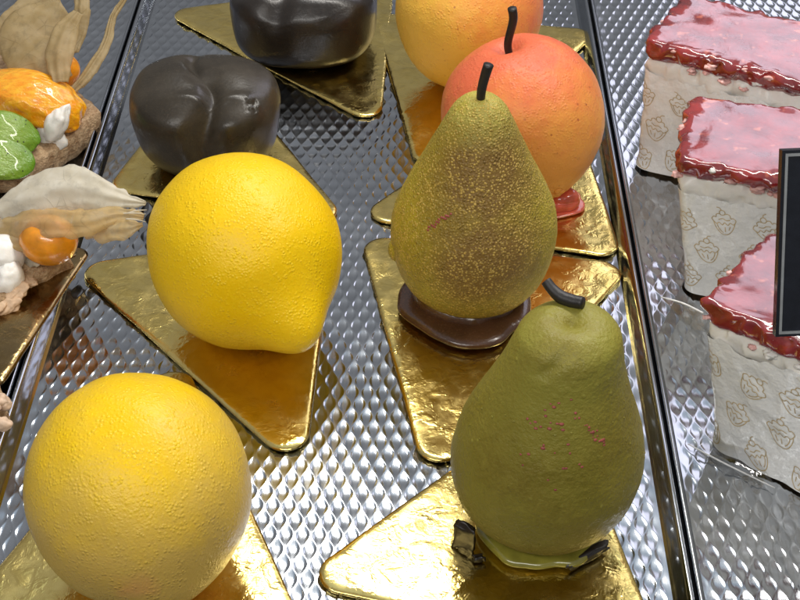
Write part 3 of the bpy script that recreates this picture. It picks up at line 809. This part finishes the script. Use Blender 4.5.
# tart at the back left
o = at(-20, 130, 0); o[2] = .0004
t = thing('fruit_tart', 'fruit tart with glazed orange and green kiwi, at the top left', 'tart', o, 'fruit tarts')
mb = MB(); crust_bar(mb, [(101, 122), (72, 92), (20, 40), (-140, 40), (-140, 190), (20, 182), (44, 168), (78, 145)], .001, .013, 3); mb.build('tart_crust', M_CRUST, t, o)
mb = MB()
for (x, y, z, rx, ry, rz, s) in ((56, 124, .019, .0042, .0055, .0085, 1), (62, 90, .019, .0040, .0050, .0040, 2), (30, 110, .013, .014, .010, .008, 3), (-20, 130, .013, .020, .014, .008, 4), (50, 140, .012, .006, .004, .005, 6)):
    mb.add(*lumpy(at(x, y, z), (rx, ry, rz), s, .22, 1.5, M=np.array(Matrix.Rotation(R(32), 3, 'Y'))))
mb.build('cream', M_CREAM, t, o)
def seg(D):
    Q = np.sign(D)*np.abs(D)**.85*np.array([.0235, .0120, .0095]); Q[..., 2] -= .35*(Q[..., 0]/.02)**2*.010
    Q = Q*(1+.05*vnoise(D, 3, 4))[..., None]; Mz = np.array(Matrix.Rotation(R(-17), 3, 'Z')); return Q@Mz.T+at(24, 97, .023)
MB().add(*blob(seg, 120, 70)).build('orange_segment', M_ORANGE, t, o)
for (x, y, z, r, tx, ty, s) in ((2, 134, .021, .0135, -34, 16, 1), (-4, 161, .016, .0140, -30, 8, 2)):
    Mx = np.array(Matrix.Rotation(R(-tx), 3, 'X') @ Matrix.Rotation(R(ty), 3, 'Y'))
    def fn(D):
        Q = D*np.array([r, r*.62, .0022]); Q[..., 2] += .0022*np.cos(D[..., 0]*2.2)*1.0; Q = Q*(1+.06*vnoise(D, 2.5, s))[..., None]; return Q@Mx.T
    k = MB().add(*blob(fn, 60, 20)).build('kiwi_slice', M_KIWI, t); k.location = at(x, y, z)-o
# husk cherry on it
o = at(62, 92, .018)
t = thing('husk_cherry', 'orange husk cherry with tan papery husk, behind the orange segment', 'garnish', o, 'husk cherries')
MB().add(*lumpy(at(64, 70, .026), (.0062, .0060, .0068), 2, .02, nu=48, nv=32)).build('berry', M_BERRY, t, o)
bk = -FW
for sp, wd, mat, s, cu in (
        ([at(58, 84, .026), at(38, 60, .032), at(30, 30, .038), at(66, 10, .042)], [.0065, .0120, .0125, .0050], M_HUSK_T, 1, .25),
        ([at(60, 82, .030), at(58, 55, .036), at(66, 28, .041), at(78, 12, .044)], [.0030, .0056, .0050, .0020], M_HUSK_T, 5, .35),
        ([at(30, 60, .022), at(8, 40, .026), at(18, 12, .032), at(66, -12, .036)], [.0040, .0060, .0050, .0030], M_HUSK_T, 2, .3),
        ([at(72, 52, .028), at(79, 26, .034), at(81, 4, .040), at(80, -18, .044)], [.0022, .0034, .0033, .0026], M_HUSK_T, 3, .5),
        ([at(70, 93, .022), at(88, 72, .026), at(106, 42, .028), at(113, 16, .032), at(126, -4, .036)], [.0012, .0026, .0020, .0015, .0010], M_HUSK_T, 4, .6)):
    V, F = petal(sp, wd, bk+np.array([0, 0, .3]), cu, s); MB().add(V, F).build('husk', mat, t, o)

# tart at the middle left
o = at(-20, 270, 0); o[2] = .0004
t = thing('fruit_tart', 'fruit tart with cream under the large white-husked cherry, at the left edge', 'tart', o, 'fruit tarts')
mb = MB(); crust_bar(mb, [(72, 268), (40, 236), (-30, 190), (-140, 210), (-140, 330), (-5, 318), (30, 292)], .003, .016, 5); mb.build('tart_crust', M_CRUST, t, o)
mb = MB()
for (x, y, z, rx, ry, rz, s) in ((4, 256, .020, .007, .008, .007, 1), (-14, 262, .018, .012, .012, .008, 2), (8, 276, .017, .005, .006, .006, 3), (0, 222, .020, .006, .006, .006, 5), (40, 258, .0175, .004, .003, .002, 7)):
    mb.add(*lumpy(at(x, y, z), (rx, ry, rz), s+10, .16, 1.3))
mb.build('cream', M_CREAM, t, o)
mb = MB()
for (x, y, z, rx, ry, rz, s, a) in ((14, 293, .014, .0042, .0030, .0016, 1, 30), (6, 308, .011, .0052, .0030, .0018, 2, 40), (-6, 300, .013, .006, .005, .002, 3, 20), (28, 282, .014, .003, .002, .0013, 4, 0)):
    mb.add(*lumpy(at(x, y, z), (rx, ry, rz), s+20, .35, 1.4, M=np.array(Matrix.Rotation(R(a), 3, 'X') @ Matrix.Rotation(R(a), 3, 'Z'))))
mb.build('nut_flake', simple('almond_flake', (.62, .42, .26), .5, .2), t, o)
card('dark gold cake card under the left tart with the white-husked cherry', [tuple(at(86, 250, .009)[:2]*100), tuple(at(-4, 386, .009)[:2]*100), tuple(at(-150, 290, .004)[:2]*100)], .004, .0024, M_GOLD_DULL, .0078)
# big husk cherry
o = at(40, 235, .022)
t = thing('husk_cherry', 'orange husk cherry with a large white papery husk, left of the bright lemon', 'garnish', o, 'husk cherries')
MB().add(*lumpy(at(49, 240, .026), (.0095, .0085, .0085), 6, .02, nu=56, nv=36)).build('berry', M_BERRY, t, o)
for sp, wd, mat, s, cu in (
        ([at(-2, 212, .032), at(30, 196, .038), at(72, 186, .041), at(112, 196, .039), at(146, 203, .036)], [.0040, .0078, .0082, .0042, .0004], M_HUSK_W, 11, .45),
        ([at(-4, 222, .028), at(36, 222, .035), at(80, 222, .037), at(118, 214, .035), at(144, 217, .034)], [.0045, .0052, .0048, .0026, .0005], M_HUSK_C, 12, .4),
        ([at(76, 228, .026), at(100, 229, .031), at(124, 228, .033), at(143, 225, .033)], [.0012, .0042, .0036, .0006], M_HUSK_C, 13, .4),
        ([at(16, 262, .014), at(34, 258, .020), at(46, 252, .024)], [.0016, .0030, .0010], M_HUSK_W, 14, .4),
        ([at(-5, 236, .024), at(20, 240, .028), at(50, 238, .031)], [.0040, .0035, .0006], M_HUSK_C, 15, .3)):
    V, F = petal(sp, wd, bk+np.array([0, 0, .3]), cu, s); MB().add(V, F).build('husk', mat, t, o)
mb = MB()
for a, b in (((128, 213), (147, 210)), ((126, 219), (146, 222)), ((118, 214), (146, 214))):
    mb.add(*tube([at(*a, .0345), at((a[0]+b[0])/2, (a[1]+b[1])/2-1, .0352), at(*b, .0345)], [.0003, .00025, .0001], 8, 6))
mb.build('husk_tip', M_HUSK_W, t, o)

# third tart, only its crust corner in view
o = at(-40, 410, 0); o[2] = .0004
t = thing('fruit_tart', 'corner of a tart with pale nut crumbs, low at the left edge', 'tart', o, 'fruit tarts')
mb = MB(); crust_bar(mb, [(7, 412), (0, 392), (-60, 370), (-140, 380), (-140, 470), (-20, 440)], .003, .016, 8); mb.build('tart_crust', M_CRUST, t, o)
mb = MB()
for k in range(9): mb.add(*lumpy(at(random.uniform(-14, 5), random.uniform(385, 425), random.uniform(.012, .018)), (.0026, .0022, .0020), 40+k, .3, nu=20, nv=14))
mb.build('nut_crumb', simple('nut_crumb', (.66, .48, .34), .5, .2), t, o)

# ------------------------------------------------------------------ light
w = bpy.data.worlds.new('World'); sc.world = w; w.use_nodes = True
nt = w.node_tree; bg = nt.nodes['Background']; tc = nt.nodes.new('ShaderNodeTexCoord'); sx = nt.nodes.new('ShaderNodeSeparateXYZ')
mr = nt.nodes.new('ShaderNodeMapRange'); nt.links.new(tc.outputs['Generated'], sx.inputs[0]); nt.links.new(sx.outputs['Z'], mr.inputs[0])
for k, v_ in enumerate((.1, .9, .15, .44)): mr.inputs[k+1].default_value = v_      # dim room round the case, lighter overhead
bg.inputs[0].default_value = (.95, .965, 1.0, 1); nt.links.new(mr.outputs[0], bg.inputs[1])
def area(name, loc, target, sx, sy, power, col):
    l = bpy.data.lights.new(name, 'AREA'); l.shape = 'RECTANGLE'; l.size = sx; l.size_y = sy; l.energy = power; l.color = col
    ob = bpy.data.objects.new(name, l); COL.objects.link(ob); ob.location = loc
    d = Vector(target)-Vector(loc); ob.rotation_euler = d.to_track_quat('-Z', 'Y').to_euler(); return ob
area('led_strip', (.10, .13, .46), (0, 0, 0), .55, .028, 2.2, (1.0, .95, .87))
area('front_led_strip', (-.10, -.40, .42), (.03, .0, .02), .55, .05, 1.3, (1.0, .97, .92))
area('ceiling_panel', (.10, .34, .80), (.10, .34, 0), .80, .62, .62, (.50, .75, 1.0))
area('window_glow', (.42, .74, .58), (.08, 0, 0), .42, .5, 1.5, (.86, .84, 1.0))

sc.view_settings.view_transform = 'Standard'; sc.view_settings.look = 'None'
sc.view_settings.exposure = 0; sc.view_settings.gamma = 1
sc.cycles.max_bounces = 10
